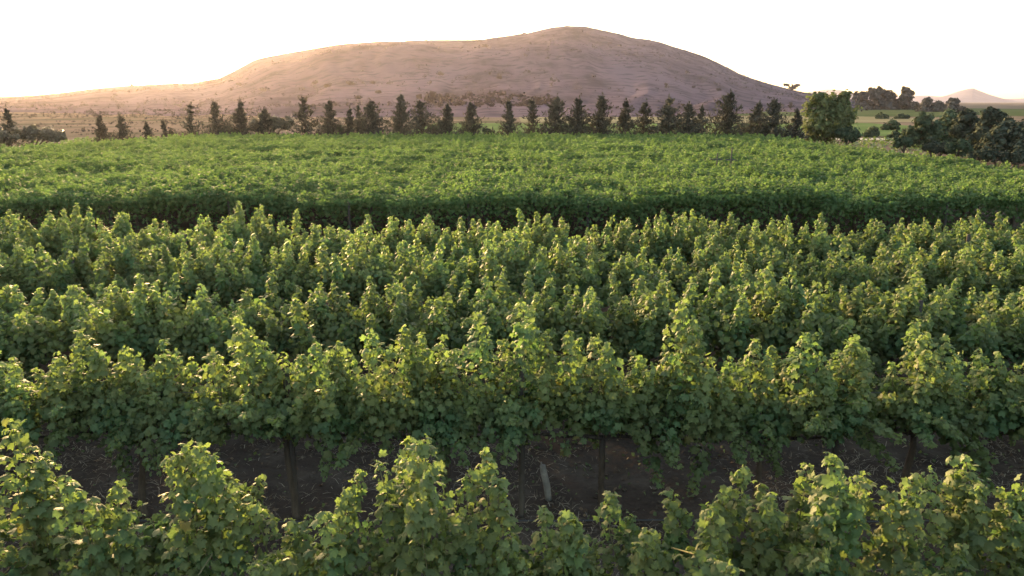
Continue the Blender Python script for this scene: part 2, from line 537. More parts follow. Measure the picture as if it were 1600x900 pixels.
def shoot_leaves(mb, base, top, rng, lod, lsize, dens, wide, droop=0.0):
    """one upright cane with its cone of leaves"""
    base, top = np.asarray(base, float), np.asarray(top, float)
    L = np.linalg.norm(top - base)
    k = max(6, int(L * dens))
    s = np.sort(rng.uniform(0.12, 1.0, k) ** 0.85)
    d = (1 - s) * L                                   # distance below the tip
    axis = base + s[:, None] * (top - base)
    bend = np.array([rng.normal(0, 0.05), rng.normal(0, 0.04), 0])
    axis = axis + np.sin(s * math.pi)[:, None] * bend
    az = np.arange(k) * 2.4 + rng.uniform(0, 6)
    out = np.stack([np.cos(az), np.sin(az), np.zeros(k)], 1)
    rad = (0.028 + wide * np.minimum(d, 0.7) ** 0.75) * rng.uniform(0.45, 1.15, k)
    pos = axis + out * rad[:, None]
    pos[:, 2] += rng.normal(0, 0.02, k)
    up = np.array([0, 0, 1.0])
    nrm = out * rng.uniform(0.0, 1.0, (k, 1)) + up * rng.uniform(0.4, 1.2, (k, 1)) + rng.normal(0, 0.42, (k, 3))
    tip = out * 0.8 - up * rng.uniform(0.2, 1.0, (k, 1)) + rng.normal(0, 0.3, (k, 3))
    size = lsize * (0.68 + 0.36 * np.clip(d / 0.25, 0, 1)) * rng.uniform(0.55, 1.3, k)
    age = np.clip(1 - d / 0.42, 0, 1) * rng.uniform(0.35, 1.0, k)
    leaves(mb, pos, nrm, tip, size, age, rng, lod)
    if lod < 2:
        mb.tube([base, (base + top) / 2 + bend, top - (top - base) * 0.03], [0.006, 0.005, 0.003], 4, 1)


def fill_leaves(mb, w, z0, prof, thick, count, lsize, rng, lod):
    """the hedge-like body of the canopy between the wires"""
    ph0 = rng.uniform(0, 80)
    x = rng.uniform(-w / 2, w / 2, count)
    top = prof(x)
    q = rng.uniform(0, 1, count) ** 0.52
    low = z0 + 0.16 * fbm(x * 2.1 + rng.uniform(0, 50), x * 0 + 3.3, 5, 2)
    z = low + q * (top - low)
    half = thick * (0.55 + 0.45 * np.sin(np.clip(q, 0.05, 0.95) * math.pi)) * (1 + 0.35 * fbm(x * 2.6, z * 2.6, 12, 3))
    side = np.where(rng.uniform(0, 1, count) < 0.5, -1.0, 1.0)
    y = side * half * rng.uniform(0.25, 1.08, count)
    keep = fbm(x * 3.1 + ph0, z * 3.1 + y * 4.0, 61, 2) + 0.35 * (q - 0.5) + rng.normal(0, 0.1, count) > -0.08
    x, y, z, q, side = x[keep], y[keep], z[keep], q[keep], side[keep]
    count = len(x)
    pos = np.stack([x, y, z], 1)
    out = np.stack([rng.normal(0, 0.45, count), side * np.ones(count), np.zeros(count)], 1)
    up = np.array([0, 0, 1.0])
    nrm = out * rng.uniform(-0.1, 0.9, (count, 1)) + up * rng.uniform(0.3, 1.1, (count, 1)) + rng.normal(0, 0.5, (count, 3))
    tip = out * 0.7 - up * rng.uniform(0.3, 1.0, (count, 1)) + rng.normal(0, 0.3, (count, 3))
    size = lsize * rng.uniform(0.5, 1.3, count)
    age = np.clip((q - 0.75) * 2, 0, 1) * rng.uniform(0, 0.7, count)
    leaves(mb, pos, nrm, tip, size, age, rng, lod)


def trunk_mesh(rng, w, zc, rad=0.036, lod=0):
    mb = MB()
    k = 7
    zs = np.linspace(-0.06, zc, k)
    off = np.cumsum(rng.normal(0, 0.012, (k, 2)), 0)
    pts = np.stack([off[:, 0], off[:, 1], zs], 1)
    mb.tube(pts, rad * np.linspace(1.25, 0.8, k) * rng.uniform(0.9, 1.12, k), 8)
    for s in (-1, 1):
        m = 5
        xs = np.linspace(0, s * w / 2, m)
        arm = np.stack([pts[-1, 0] + xs, pts[-1, 1] + rng.normal(0, 0.012, m), zc + 0.02 + rng.normal(0, 0.015, m)], 1)
        arm[0] = pts[-1]
        mb.tube(arm, np.linspace(0.026, 0.013, m), 6)
    return mb.mesh("vine_trunk", [M_bark])


def near_foliage(rng, w, shoots, lod, ztop, fill, dens, lsize, thick=0.30, z0=0.98, arch=12):
    """shoots: (dx, dy, top z, wide)"""
    mb = MB()
    ph = rng.uniform(0, 60)

    def prof(x):
        return ztop + 0.28 * fbm(x * 1.7 + ph, x * 0 + 1.7, 8, 3)
    fill_leaves(mb, w + 0.25, z0, prof, thick, fill, lsize, rng, lod)
    for dx, dy, zt, wide in shoots:
        base = (dx * 0.92 + rng.normal(0, 0.05), dy * 0.4, 1.02)
        shoot_leaves(mb, base, (dx, dy, zt), rng, lod, lsize, dens, wide)
    # a few canes that arch out of the canopy and hang
    for _ in range(arch):
        x0 = rng.uniform(-w / 2, w / 2); sd_ = rng.choice([-1, 1])
        b0 = np.array([x0, 0.1 * sd_, 1.35]); t0 = b0 + np.array([rng.normal(0, 0.25), sd_ * rng.uniform(0.3, 0.7), rng.uniform(-0.7, 0.35)])
        shoot_leaves(mb, b0, t0, rng, lod, lsize * 0.95, dens * 0.8, 0.13)
    return mb.mesh("vine_foliage", [M_leaf, M_cane])


ORD = ["first", "second", "third", "fourth", "fifth", "sixth", "seventh", "eighth", "ninth", "tenth", "eleventh", "twelfth", "thirteenth",
       "fourteenth", "fifteenth", "sixteenth", "seventeenth", "eighteenth", "nineteenth"]
TENS = {20: ("twenty", "twentieth"), 30: ("thirty", "thirtieth"), 40: ("forty", "fortieth"), 50: ("fifty", "fiftieth")}


def ordinal(i):
    n = i + 1
    if n < 20: return ORD[n - 1]
    a, b = TENS[n // 10 * 10]
    return b if n % 10 == 0 else a + "-" + ORD[n % 10 - 1]


SP = 1.65
NEAR_ROWS = [4.6, 7.15, 9.75, 12.35, 14.95]
SPIRES = {
    0: [(-60, 700), (18, 655), (42, 690), (70, 705), (100, 740), (150, 790), (185, 752), (215, 770), (265, 705), (290, 686), (312, 692), (335, 735), (360, 760),
        (385, 780), (450, 812), (480, 805), (505, 798), (540, 765), (562, 735), (588, 712), (640, 683), (662, 680), (625, 715), (668, 740), (735, 735), (760, 703),
        (778, 745), (735, 825), (800, 835), (850, 792), (880, 800), (900, 815), (955, 770), (985, 815), (1045, 768), (1010, 830), (1075, 800), (1110, 790),
        (1135, 765), (1165, 733), (1185, 755), (1205, 770), (1265, 722), (1280, 740), (1304, 710), (1322, 730), (1352, 740), (1385, 755), (1395, 795),
        (1430, 740), (1455, 735), (1490, 722), (1510, 715), (1535, 750), (1565, 765), (1600, 748), (1640, 730), (200, 815), (290, 850), (60, 820), (580, 850), (1170, 810), (1500, 850)],
    1: [(-30, 530), (20, 560), (60, 565), (95, 548), (125, 514), (140, 535), (195, 545), (215, 555), (255, 530), (275, 548), (300, 560), (330, 545), (372, 495),
        (388, 515), (412, 532), (440, 550), (470, 555), (492, 533), (515, 545), (530, 535), (548, 550), (580, 515), (610, 540), (632, 511), (660, 524), (692, 528), (710, 545),
        (748, 490), (760, 520), (785, 530), (818, 470), (830, 480), (850, 520), (888, 518), (905, 530), (930, 522), (950, 545), (1005, 560), (1020, 570), (1045, 552),
        (1068, 468), (1085, 500), (1110, 555), (1140, 560), (1180, 532), (1200, 560), (1240, 545), (1262, 520), (1280, 545), (1310, 550), (1335, 527), (1350, 545), (1400, 570),
        (1430, 500), (1445, 520), (1480, 528), (1500, 550), (1530, 545), (1560, 553), (1590, 570), (1630, 540)],
}
LOOK0 = ["tall dense grapevine cut by the left edge of the front row", "front-row grapevine with a broad conical spire, left of centre",
         "central front-row grapevine with yellow-green twin spires and one narrow spire", "front-row grapevine right of centre, rising from the low gap to slim twin tips",
         "front-row grapevine with broad dark shoulders at the right edge"]


def visible_index(xs, y):
    """ordinal, from the left, of the vines whose middle is inside the frame"""
    vis = [i for i, x in enumerate(xs) if -60 < px_of(x, y, 1.6) < 1660]
    return {i: k for k, i in enumerate(vis)}


def make_vine(name, label, loc, trunk, foliage, group, rz=0.0):
    o = thing(name, label, "grapevine", loc, group, rz)
    link("trunk", trunk, o)
    link("foliage", foliage, o)
    return o


G_NEAR = "grapevines in the near rows"
G_FAR = "grapevines of the far block"
n_ind = 0
rest = MB()                      # vines of the rows that run on beyond the frame and behind
rng = np.random.default_rng(7)

mid_fol = []
for k in range(11):
    r2 = np.random.default_rng(100 + k)
    sh = []
    for j in range(44):
        big = r2.uniform() < 0.26
        xj = r2.uniform(-SP / 2, SP / 2)
        env = 1.70 + 0.18 * float(fbm(np.array([xj * 1.3 + k * 7.7]), np.array([2.2]), 19, 2)[0])
        sh.append((xj, float(np.clip(r2.normal(0, 0.52), -1.05, 1.05)), env + (r2.uniform(0.1, 0.42) if big else r2.normal(0, 0.14)), r2.uniform(0.10, 0.16) if big else r2.uniform(0.13, 0.23)))
    mid_fol.append(near_foliage(r2, SP, sh, 1, 1.55, 2300, 125, 0.047, 0.75, 0.75))
trunks = [trunk_mesh(np.random.default_rng(300 + k), SP, 0.98) for k in range(5)]

for ri, y in enumerate(NEAR_ROWS):
    off = {0: -0.15, 1: -0.68, 2: 0.35, 3: -0.2, 4: 0.55}[ri]
    xmax = (900 / FPX) * (y * cp + 2.8 * sp) + 0.3
    xs = [off + SP * k for k in range(-40, 41) if abs(off + SP * k) < xmax + 0.3]
    vis = visible_index(xs, y)
    for i, x in enumerate(xs):
        r2 = np.random.default_rng(1000 * ri + i)
        yy = y + r2.normal(0, 0.04)
        if ri < 2:
            sh = []
            for (px, py) in SPIRES[ri]:
                dy = float(np.clip(r2.normal(0, 0.2), -0.4, 0.4))
                p = at(px, py, yy + dy)
                if -SP / 2 <= p[0] - x < SP / 2:
                    sh.append((p[0] - x, dy, float(np.clip(p[2], 1.45, 2.6)), r2.uniform(0.13, 0.22) if ri == 0 else r2.uniform(0.15, 0.27)))
            for j in range(7 if ri == 0 else 20):
                sh.append((r2.uniform(-SP / 2, SP / 2), r2.uniform(-0.5, 0.5), r2.uniform(1.12, 1.42) if ri == 0 else r2.uniform(1.45, 1.9), r2.uniform(0.13, 0.22)))
            fol = near_foliage(r2, SP, sh, 0, 1.12 if ri == 0 else 1.5, 420 if ri == 0 else 1600, 112 if ri == 0 else 125, 0.050, 0.40, 0.9 if ri == 0 else 1.0, 8 if ri == 0 else 20)
            rz = 0.0
        else:
            fol = mid_fol[(i * 3 + ri * 4 + (i // 11)) % 11]
            rz = math.pi if (i + ri) % 2 else 0.0
        lab = LOOK0[vis[i]] if ri == 0 and i in vis and vis[i] < len(LOOK0) else \
            f"leafy grapevine, {ordinal(vis.get(i, 0))} from the left in the {ORD[ri]} row from the camera"
        if i not in vis:
            lab = f"leafy grapevine at the very {'left' if x < 0 else 'right'} edge of the {ORD[ri]} row from the camera"
        vo = make_vine("grapevine", lab, (x, yy, 0), trunks[(i + ri) % 5], fol, G_NEAR, rz)
        vo.scale = (1, 1, (1, 1, 1, 1.02, 1.055)[ri] + (float(r2.normal(0, 0.025)) if ri > 1 else 0))
        n_ind += 1

# the rows run on a little past both sides of the frame
for ri, y in enumerate(NEAR_ROWS):
    off = {0: -0.15, 1: -0.68, 2: 0.35, 3: -0.2, 4: 0.55}[ri]
    xmax = (900 / FPX) * (y * cp + 2.8 * sp) + 0.3
    ks = [k for k in range(-40, 41) if abs(off + SP * k) < xmax + 0.3]
    for side, k0 in (("left", min(ks) - 1), ("right", max(ks) + 1)):
        for step in range(2):
            k = k0 - step if side == "left" else k0 + step
            make_vine("grapevine", f"{'next' if step == 0 else 'last'} grapevine of the {ORD[ri]} row past the {side} end of the view",
                      (off + SP * k, y, 0), trunks[(k + ri) % 5], mid_fol[(k * 3 + ri) % 11], G_NEAR)

# ---------------------------------------------------------------- far block: vines trained overhead, one flat canopy
FSP, FRS = 1.7, 2.45
FX0, FX1, FY0 = -28.8, 20.3, 20.1


def pergola_foliage(rng, count, lod=2, ls=0.062, skirt=0):
    mb = MB()
    w, d = FSP + 0.35, FRS + 0.35
    x = rng.uniform(-w / 2, w / 2, count)
    y = rng.uniform(-d / 2, d / 2, count)
    ph = rng.uniform(0, 90)
    top = 1.98 + 0.20 * fbm(x * 1.5 + ph, y * 1.5, 4, 3) - 0.14 * (np.abs(y) / (d / 2)) ** 3
    z = top - rng.exponential(0.10, count)
    pos = np.stack([x, y, np.maximum(z, 1.5)], 1)
    g = rng.normal(0, 0.55, (count, 3)); g[:, 2] = np.abs(g[:, 2]) + 0.75
    tip = rng.normal(0, 1, (count, 3)); tip[:, 2] -= 0.5
    leaves(mb, pos, g, tip, ls * rng.uniform(0.7, 1.25, count), np.clip((z - 1.9) * 4, 0, 1) * rng.uniform(0, 0.8, count), rng, lod)
    for _ in range(16):
        bx, by = rng.uniform(-w / 2, w / 2), rng.uniform(-d / 2, d / 2)
        shoot_leaves(mb, (bx, by, 1.75), (bx + rng.normal(0, 0.12), by + rng.normal(0, 0.1), rng.uniform(2.02, 2.22)), rng, lod, ls * 0.95, 80, 0.22)
    # fringe hanging on the two long sides
    k = count // 6
    sd_ = np.where(rng.uniform(0, 1, k) < 0.5, -1.0, 1.0)
    pos = np.stack([rng.uniform(-w / 2, w / 2, k), sd_ * (d / 2 - rng.uniform(0, 0.25, k)), 1.88 - rng.exponential(0.24, k)], 1)
    out = np.stack([rng.normal(0, 0.4, k), sd_, np.full(k, 0.4)], 1)
    leaves(mb, pos, out, out * 0.6 - np.array([0, 0, 1.0]), ls * rng.uniform(0.7, 1.2, k), np.zeros(k), rng, lod)
    if skirt:
        k = skirt
        x = rng.uniform(-w / 2, w / 2, k); y = rng.uniform(-d / 2, d / 2, k)
        z = 1.85 - np.minimum(rng.exponential(0.45, k), 1.5) * (0.7 + 0.5 * fbm(x * 1.8 + ph, y * 0.7, 44, 2))
        g = rng.normal(0, 0.7, (k, 3)); g[:, 1] -= 0.4
        leaves(mb, np.stack([x, y, z], 1), g, g * 0.3 - np.array([0, 0, 1.0]), ls * rng.uniform(0.7, 1.3, k), np.zeros(k), rng, lod)
    return mb


far_fol = [pergola_foliage(np.random.default_rng(500 + k), 1900).mesh("vine_foliage", [M_leaf_far, M_cane]) for k in range(6)]
far_front = [pergola_foliage(np.random.default_rng(540 + k), 1900, skirt=900).mesh("vine_foliage", [M_leaf_far, M_cane]) for k in range(4)]
far_trunks = [trunk_mesh(np.random.default_rng(600 + k), FSP, 1.7, 0.05) for k in range(4)]
rest_lib = []
for k in range(5):
    m = pergola_foliage(np.random.default_rng(700 + k), 800, 2, 0.088)
    rest_lib.append((np.concatenate(m.V), np.concatenate(m.F), np.concatenate(m.A)))

n_rows_far = 15
cand = []
for rj in range(n_rows_far):
    y = FY0 + 0.5 * FRS + rj * FRS
    nx = int((FX1 - FX0) / FSP)
    r2 = np.random.default_rng(2000 + rj)
    for i in range(nx):
        x = FX0 + FSP * (i + 0.5) + r2.normal(0, 0.05)
        # the back corner on the left is rounded off
        if rj > 8 and x < FX0 + (rj - 8) * 0.9: continue
        px = px_of(x, y, 1.9)
        cand.append((rj, i, x, y, -40 < px < 1640))
left_i = 300 - n_ind
by_row = {}
for rj, i, x, y, vis in cand:
    r2 = np.random.default_rng(rj * 97 + i)
    if vis and left_i > 0:
        left_i -= 1
        k = by_row.get(rj, 0); by_row[rj] = k + 1
        lab = f"grapevine under the flat far canopy, {ordinal(k)} from the left in its {ORD[rj]} row"
        vo = make_vine("grapevine", lab, (x, y + (r2.normal(0, 0.16) if rj == 0 else 0.0), 0), far_trunks[(i + rj) % 4], far_front[(i * 3 + i // 4) % 4] if rj < 2 else far_fol[(i * 5 + rj * 3 + i // 5) % 6], G_FAR, math.pi if rj >= 2 and r2.uniform() < 0.5 else 0.0)
        vo.scale = (1, 1, float(np.clip(1 + r2.normal(0, 0.035), 0.92, 1.08)))
    else:
        V, F, A = rest_lib[r2.integers(0, 5)]
        s = 1 if r2.uniform() < 0.5 else -1
        V2 = V * np.array([s, s, 1 + r2.normal(0, 0.02)]) + np.array([x, y, 0])
        rest.add(V2, F, 0, A)
tag(link("vines", rest.mesh("vines", [M_leaf_far])), "the back of the far vine block, one even bright green canopy", "vines", kind="stuff")

# ---------------------------------------------------------------- posts, wires, hoses
def post_mesh(h, r, rng):
    mb = MB()
    k = 6
    pts = np.stack([rng.normal(0, 0.004, k), rng.normal(0, 0.004, k), np.linspace(-0.15, h, k)], 1)
    mb.tube(pts, r * rng.uniform(0.92, 1.06, k), 9)
    return mb.mesh("post", [M_post])


post_defs = [post_mesh(1.75, 0.034, np.random.default_rng(40 + k)) for k in range(3)]
wt = [[460, 815, 1300], [250, 620, 1010, 1420], [130, 560, 980, 1390], [300, 700, 1100, 1500]]
for ri, row in enumerate(wt):
    y = NEAR_ROWS[ri + 1] + 0.03
    for j, px in enumerate(row):
        o = link("trellis_post", post_defs[(ri + j) % 3], None, (ground_x(px, y, 0.5), y, 0))
        tag(o, f"weathered wooden trellis post, {ORD[j]} from the left in the {ORD[ri + 1]} vine row", "post", "trellis posts in the near rows")
fy = FY0 + 0.12
for j in range(15):
    x = FX0 + 1.2 + j * 3.3
    px = px_of(x, fy, 1.5)
    if -30 < px < 1630:
        o = link("trellis_post", post_defs[j % 3], None, (x, fy, 0))
        tag(o, f"dark post holding the front edge of the far canopy, {ORD[max(0, int(j - 3))]} from the left", "post", "posts along the front of the far canopy")
for ri, y in enumerate(NEAR_ROWS):
    if ri == 0: continue
    w = (1000 / FPX) * (y + 1)
    t = thing("trellis_wire", f"two thin galvanised wires strung along the {ORD[ri]} vine row", "wire", (0, y, 0), "trellis wires")
    for z in (1.0, 1.45):
        mb = MB()
        xs = np.linspace(-w, w, 14)
        mb.tube(np.stack([xs, xs * 0 + 0.06, z - 0.012 * np.cos(xs * 2)], 1), 0.0022, 5)
        link("strand", mb.mesh("strand", [M_wire]), t)
    mb = MB()
    xs = np.linspace(-w, w, 60)
    mb.tube(np.stack([xs, y - 0.12 + 0.03 * fbm(xs * 0.9, xs * 0 + ri, 3, 2), 0.045 + 0.012 * fbm(xs * 1.6, xs * 0 + ri, 4, 2)], 1), 0.011, 6)
    tag(link("drip_hose", mb.mesh("drip_hose", [M_hose])), f"thin black drip hose on the earth along the {ORD[ri]} vine row", "hose", "drip hoses")

# pale stake leaning behind the second row
mb = MB()
sx = ground_x(852, 7.5, 0.3)
mb.tube([(0.05, 0.02, -0.06), (0.02, 0.0, 0.18), (-0.02, 0, 0.36), (-0.03, 0, 0.43)], [0.038, 0.040, 0.038, 0.032], 9)
mb.tube([(-0.04, -0.01, 0.36), (-0.045, -0.01, 0.47)], [0.014, 0.010], 5)
tag(link("stake", mb.mesh("stake", [M_stake]), None, (sx, 7.55, 0)), "short pale leaning stump of a stake on bare earth below the second row", "stake")

# small frame that sticks out of the far canopy
fx, fyy = at(1131, 245, 30.0)[0], 30.0
t = thing("pipe_stand", "small frame of two thin posts and a dark rail above the far canopy", "frame", (fx, fyy, 0))
for s in (-0.26, 0.30):
    mb = MB(); mb.tube([(s, 0, 0), (s, 0, 1.2), (s * 1.02, 0, 2.62 if s > 0 else 2.4)], [0.03, 0.028, 0.024], 7)
    link("post", mb.mesh("post", [M_post]), t)
mb = MB(); mb.tube([(-0.55, 0.02, 2.16), (-0.2, 0.03, 2.15), (0.2, 0.03, 2.13), (0.6, 0.02, 2.12)], 0.022, 6)
link("rail", mb.mesh("rail", [M_hose]), t)

# ---------------------------------------------------------------- litter on the earth of the first lanes
def litter():
    r2 = np.random.default_rng(9)
    k = 30000
    x = r2.uniform(-6.5, 6.5, k); y = r2.uniform(5.2, 11.5, k)
    keep = fbm(x * 0.9, y * 0.9, 77, 3) + r2.normal(0, 0.25, k) > 0.0
    x, y = x[keep], y[keep]; k = len(x)
    z = 0.035 * fbm(x * 1.3, y * 1.3, 3) + r2.uniform(0.0, 0.03, k)
    a = r2.uniform(0, math.pi, k); L = r2.uniform(0.03, 0.15, k); wd = r2.uniform(0.001, 0.0035, k)
    d = np.stack([np.cos(a), np.sin(a) * 0.8, r2.normal(0.05, 0.2, k)], 1); n = np.stack([-np.sin(a), np.cos(a), np.zeros(k)], 1)
    p = np.stack([x, y, z + 0.012], 1)
    bend = np.stack([np.zeros(k), np.zeros(k), r2.uniform(0, 0.03, k)], 1)
    V = np.stack([p - d * L[:, None] / 2 - n * wd[:, None], p - d * L[:, None] / 2 + n * wd[:, None], p + bend + n * wd[:, None], p + bend - n * wd[:, None],
                  p + d * L[:, None] / 2 + n * wd[:, None] * 0.4, p + d * L[:, None] / 2 - n * wd[:, None] * 0.4], 1)
    F = np.array([(0, 1, 2, 3), (3, 2, 4, 5)])
    mb = MB()
    mb.add(V.reshape(-1, 3), ((np.arange(k) * 6)[:, None, None] + F[None]).reshape(-1, 4))
    return mb.mesh("straw", [M_straw])


tag(link("straw", litter()), "dry straw and grass clippings strewn over the brown earth", "straw", kind="stuff")


def clods(name, label, cat, n, seed, mat, lo, hi, flat):
    r2 = np.random.default_rng(seed)
    x = r2.uniform(-7, 7, n); y = r2.uniform(5.2, 12, n)
    z = 0.035 * fbm(x * 1.3, y * 1.3, 3)
    mb = MB()
    s_ = r2.uniform(lo, hi, n) * r2.uniform(0.5, 1, n)
    if flat:
        nr = r2.normal(0, 0.45, (n, 3)); nr[:, 2] = 1
        leaves(mb, np.stack([x, y, z + 0.015], 1), nr, r2.normal(0, 1, (n, 3)), s_, np.zeros(n), r2, 1)
    else:
        B = np.array([(1, 0, 0), (-1, 0, 0), (0, 1, 0), (0, -1, 0), (0, 0, 0.8), (0.6, 0.6, 0.5), (-0.6, 0.5, 0.55), (0.5, -0.6, 0.5), (-0.5, -0.6, 0.45)])
        F = np.array([(0, 2, 5), (5, 2, 4), (0, 5, 4), (2, 1, 6), (2, 6, 4), (6, 1, 4), (1, 3, 8), (8, 3, 4), (1, 8, 4), (3, 0, 7), (3, 7, 4), (7, 0, 4)])
        V = np.stack([x, y, z - 0.004], 1)[:, None, :] + B[None] * s_[:, None, None] * r2.uniform(0.65, 1.3, (n, 9, 3))
        mb.add(V.reshape(-1, 3), ((np.arange(n) * 9)[:, None, None] + F[None]).reshape(-1, 3))
    tag(link(name, mb.mesh(name, [mat], smooth=flat)), label, cat, kind="stuff")


M_clod = noise_mat("earth_clod", [(0.3, (0.055, 0.042, 0.031)), (0.7, (0.13, 0.105, 0.08))], scale=8, bump=0.5, spec=0.0)
M_dead = leaf_mat("dead_leaf", [(0, (0.07, 0.045, 0.028)), (0.6, (0.13, 0.085, 0.05)), (1, (0.2, 0.145, 0.08))], trans=0.15, tboost=(1.1, 1, 0.8), spec=0.15)
clods("dirt", "small brown clods lying on the earth of the nearest lane", "clods", 5000, 33, M_clod, 0.008, 0.035, False)
clods("litter", "fallen brown vine leaves on the earth of the nearest lane", "leaf litter", 1500, 34, M_dead, 0.025, 0.055, True)


def weeds(name, label, n, xr, yr, seed, size, h, cond=None):
    r2 = np.random.default_rng(seed)
    x = r2.uniform(*xr, n); y = r2.uniform(*yr, n)
    keep = fbm(x * 0.5, y * 0.5, seed, 3) + r2.normal(0, 0.2, n) > 0.0
    if cond is not None: keep &= cond(x, y)
    x, y = x[keep], y[keep]; n = len(x)
    pos = np.stack([x, y, r2.uniform(0.02, h, n)], 1)
    nr = r2.normal(0, 0.6, (n, 3)); nr[:, 2] = np.abs(nr[:, 2]) + 0.4
    tp = r2.normal(0, 1, (n, 3))
    mb = MB()
    leaves(mb, pos, nr, tp, size * r2.uniform(0.5, 1.3, n), r2.uniform(0, 0.5, n), r2, 2)
    tag(link(name, mb.mesh(name, [M_weed])), label, "weeds", kind="stuff")


weeds("weeds", "sparse low weeds on the earth between the near rows", 2600, (-7, 7), (5.4, 13), 15, 0.035, 0.05)
weeds("undergrowth", "rough green undergrowth along the tree line behind the vineyard", 26000, (-48, 60), (57.5, 84), 16, 0.20, 0.7)
weeds("undergrowth", "dark weedy headland beside the right edge of the far vine block", 5000, (21.2, 34), (24, 58), 17, 0.14, 0.45)

# ---------------------------------------------------------------- trees
def conifer(rng, h, w, lean=0.0, sparse=1.0, pointy=0.5):
    tr = MB()
    k = 7
    zs = np.linspace(-0.1, h * 0.97, k)
    tx = lean * (zs / h) ** 2 + rng.normal(0, 0.02, k)
    tr.tube(np.stack([tx, rng.normal(0, 0.015, k), zs], 1), np.linspace(0.03 * h * 0.55, 0.008, k), 7)
    cr = MB()
    nb = int(120 * sparse * h / 4)
    P, Nn, T, Sz = [], [], [], []
    asym = rng.uniform(0, 6.28)
    for j in range(nb):
        q = rng.uniform(0.0, 1.0) ** 1.35 * 0.97 + 0.02
        z = h * q
        az = rng.uniform(0, 6.28)
        reach = w / 2 * ((1 - q) ** (0.85 + pointy * 0.6) * 1.1 + 0.06) * rng.uniform(0.35, 1.2) * (1 + 0.22 * math.cos(az - asym))
        rise = reach * rng.uniform(0.15, 0.85)
        b0 = np.array([lean * q * q, 0, z * 0.97]); e = b0 + np.array([math.cos(az) * reach, math.sin(az) * reach, rise])
        m = rng.integers(9, 17)
        s = rng.uniform(0.1, 1.05, m)
        pts = b0 + s[:, None] * (e - b0) + rng.normal(0, 0.05, (m, 3)) * (0.5 + reach)
        P.append(pts)
        d = norm((e - b0)[None]).repeat(m, 0) + rng.normal(0, 0.45, (m, 3)) + np.array([0, 0, 0.25])
        T.append(d); Nn.append(rng.normal(0, 1, (m, 3)))
        Sz.append(rng.uniform(0.10, 0.20, m) * (0.75 + 0.06 * h))
        tr.tube([b0, e], [0.014, 0.004], 4)
    m = 34
    s = rng.uniform(0.76, 1.04, m)
    P.append(np.stack([lean * s * s + rng.normal(0, 0.03, m), rng.normal(0, 0.03, m), h * s], 1))
    T.append(np.array([0, 0, 1.0]) + rng.normal(0, 0.35, (m, 3))); Nn.append(rng.normal(0, 1, (m, 3))); Sz.append(rng.uniform(0.08, 0.14, m))
    P, Nn, T, Sz = map(np.concatenate, (P, Nn, T, Sz))
    n = norm(Nn); t = norm(T - (T * n).sum(1, keepdims=True) * n); b = np.cross(n, t)
    V = np.stack([P - t * Sz[:, None] * 0.6, P + b * Sz[:, None] * 0.32, P + t * Sz[:, None] * 1.2, P - b * Sz[:, None] * 0.32], 1)
    k = len(P)
    F = np.array([(0, 1, 2), (0, 2, 3)])
    cr.add(V.reshape(-1, 3), ((np.arange(k) * 4)[:, None, None] + F[None]).reshape(-1, 3))
    return tr.mesh("trunk", [M_bark]), cr.mesh("crown", [M_conifer])


CON = [  # px, top py, width px, distance, tree kind words
    (8, 166, 24, 52, 0.5, "gnarled thin"), (153, 181, 19, 60, 1, "small"), (187, 180, 22, 60, 1, "small"), (229, 191, 18, 61, 0.8, "tiny"), (257, 187, 16, 60, 0.8, "tiny"),
    (270, 202, 12, 60, 1, "tiny"), (296, 163, 32, 59, 0.55, "sparse"), (336, 159, 36, 59, 1.1, "bushy"), (372, 157, 30, 59, 1.3, "dense"),
    (410, 170, 26, 60, 1, "bushy"), (474, 152, 34, 59, 0.8, "ragged"), (513, 156, 28, 59, 1.2, "dense"), (543, 168, 18, 59, 0.7, "slim"), (557, 164, 20, 60, 0.7, "slim"),
    (584, 158, 38, 58, 1.2, "dense"), (623, 146, 30, 59, 1.1, "tall"), (657, 157, 42, 58, 1.0, "broad"), (697, 163, 36, 58, 1.3, "dense"), (733, 160, 34, 58, 1.2, "dense"),
    (797, 157, 28, 58, 1.2, "tall"), (833, 152, 30, 60, 0.6, "sparse"), (866, 150, 36, 59, 1.1, "tall"), (902, 153, 42, 58, 1.2, "broad"), (940, 147, 42, 58, 1.2, "tall"),
    (977, 156, 30, 59, 1.0, "slim"), (1008, 158, 26, 60, 0.8, "slim"), (1043, 151, 40, 58, 1.2, "broad"), (1077, 161, 36, 58, 1.3, "dense"), (1094, 166, 20, 66, 1.0, "slim"),
    (1140, 143, 46, 57, 1.2, "tall"), (1181, 160, 40, 58, 1.4, "bushy"), (1211, 155, 38, 57, 1.3, "dense"), (1244, 172, 26, 57, 1.4, "small")]
neigh = ["at the far left edge", "first right of the dark hedge", "second right of the dark hedge", "below the glowing saddle of the hill", "left one of a tiny pair",
         "right one of a tiny pair", "left of the bushy conifer at left", "below the left end of the flat hilltop", "just left of the low dark hedge clump",
         "beside the low dark hedge clump", "right of the low dark hedge clump", "left of a slim pair", "left one of a slim pair", "right one of a slim pair",
         "right of the slim pair", "below the middle of the flat hilltop", "wider than its neighbours, left of centre", "second left of the wide gap", "at the left side of the wide gap",
         "at the right side of the wide gap", "second right of the wide gap", "left of two broad conifers", "below the highest part of the hill", "right of the hill's peak",
         "fourth left of the pale track gap", "third left of the pale track gap", "with a forked tip, right of centre", "left of a hazy slim conifer", "hazy, set behind the others",
         "tallest of the right-hand end", "rounded, right of the tallest", "second from the pale round tree", "next to the pale round tree"]
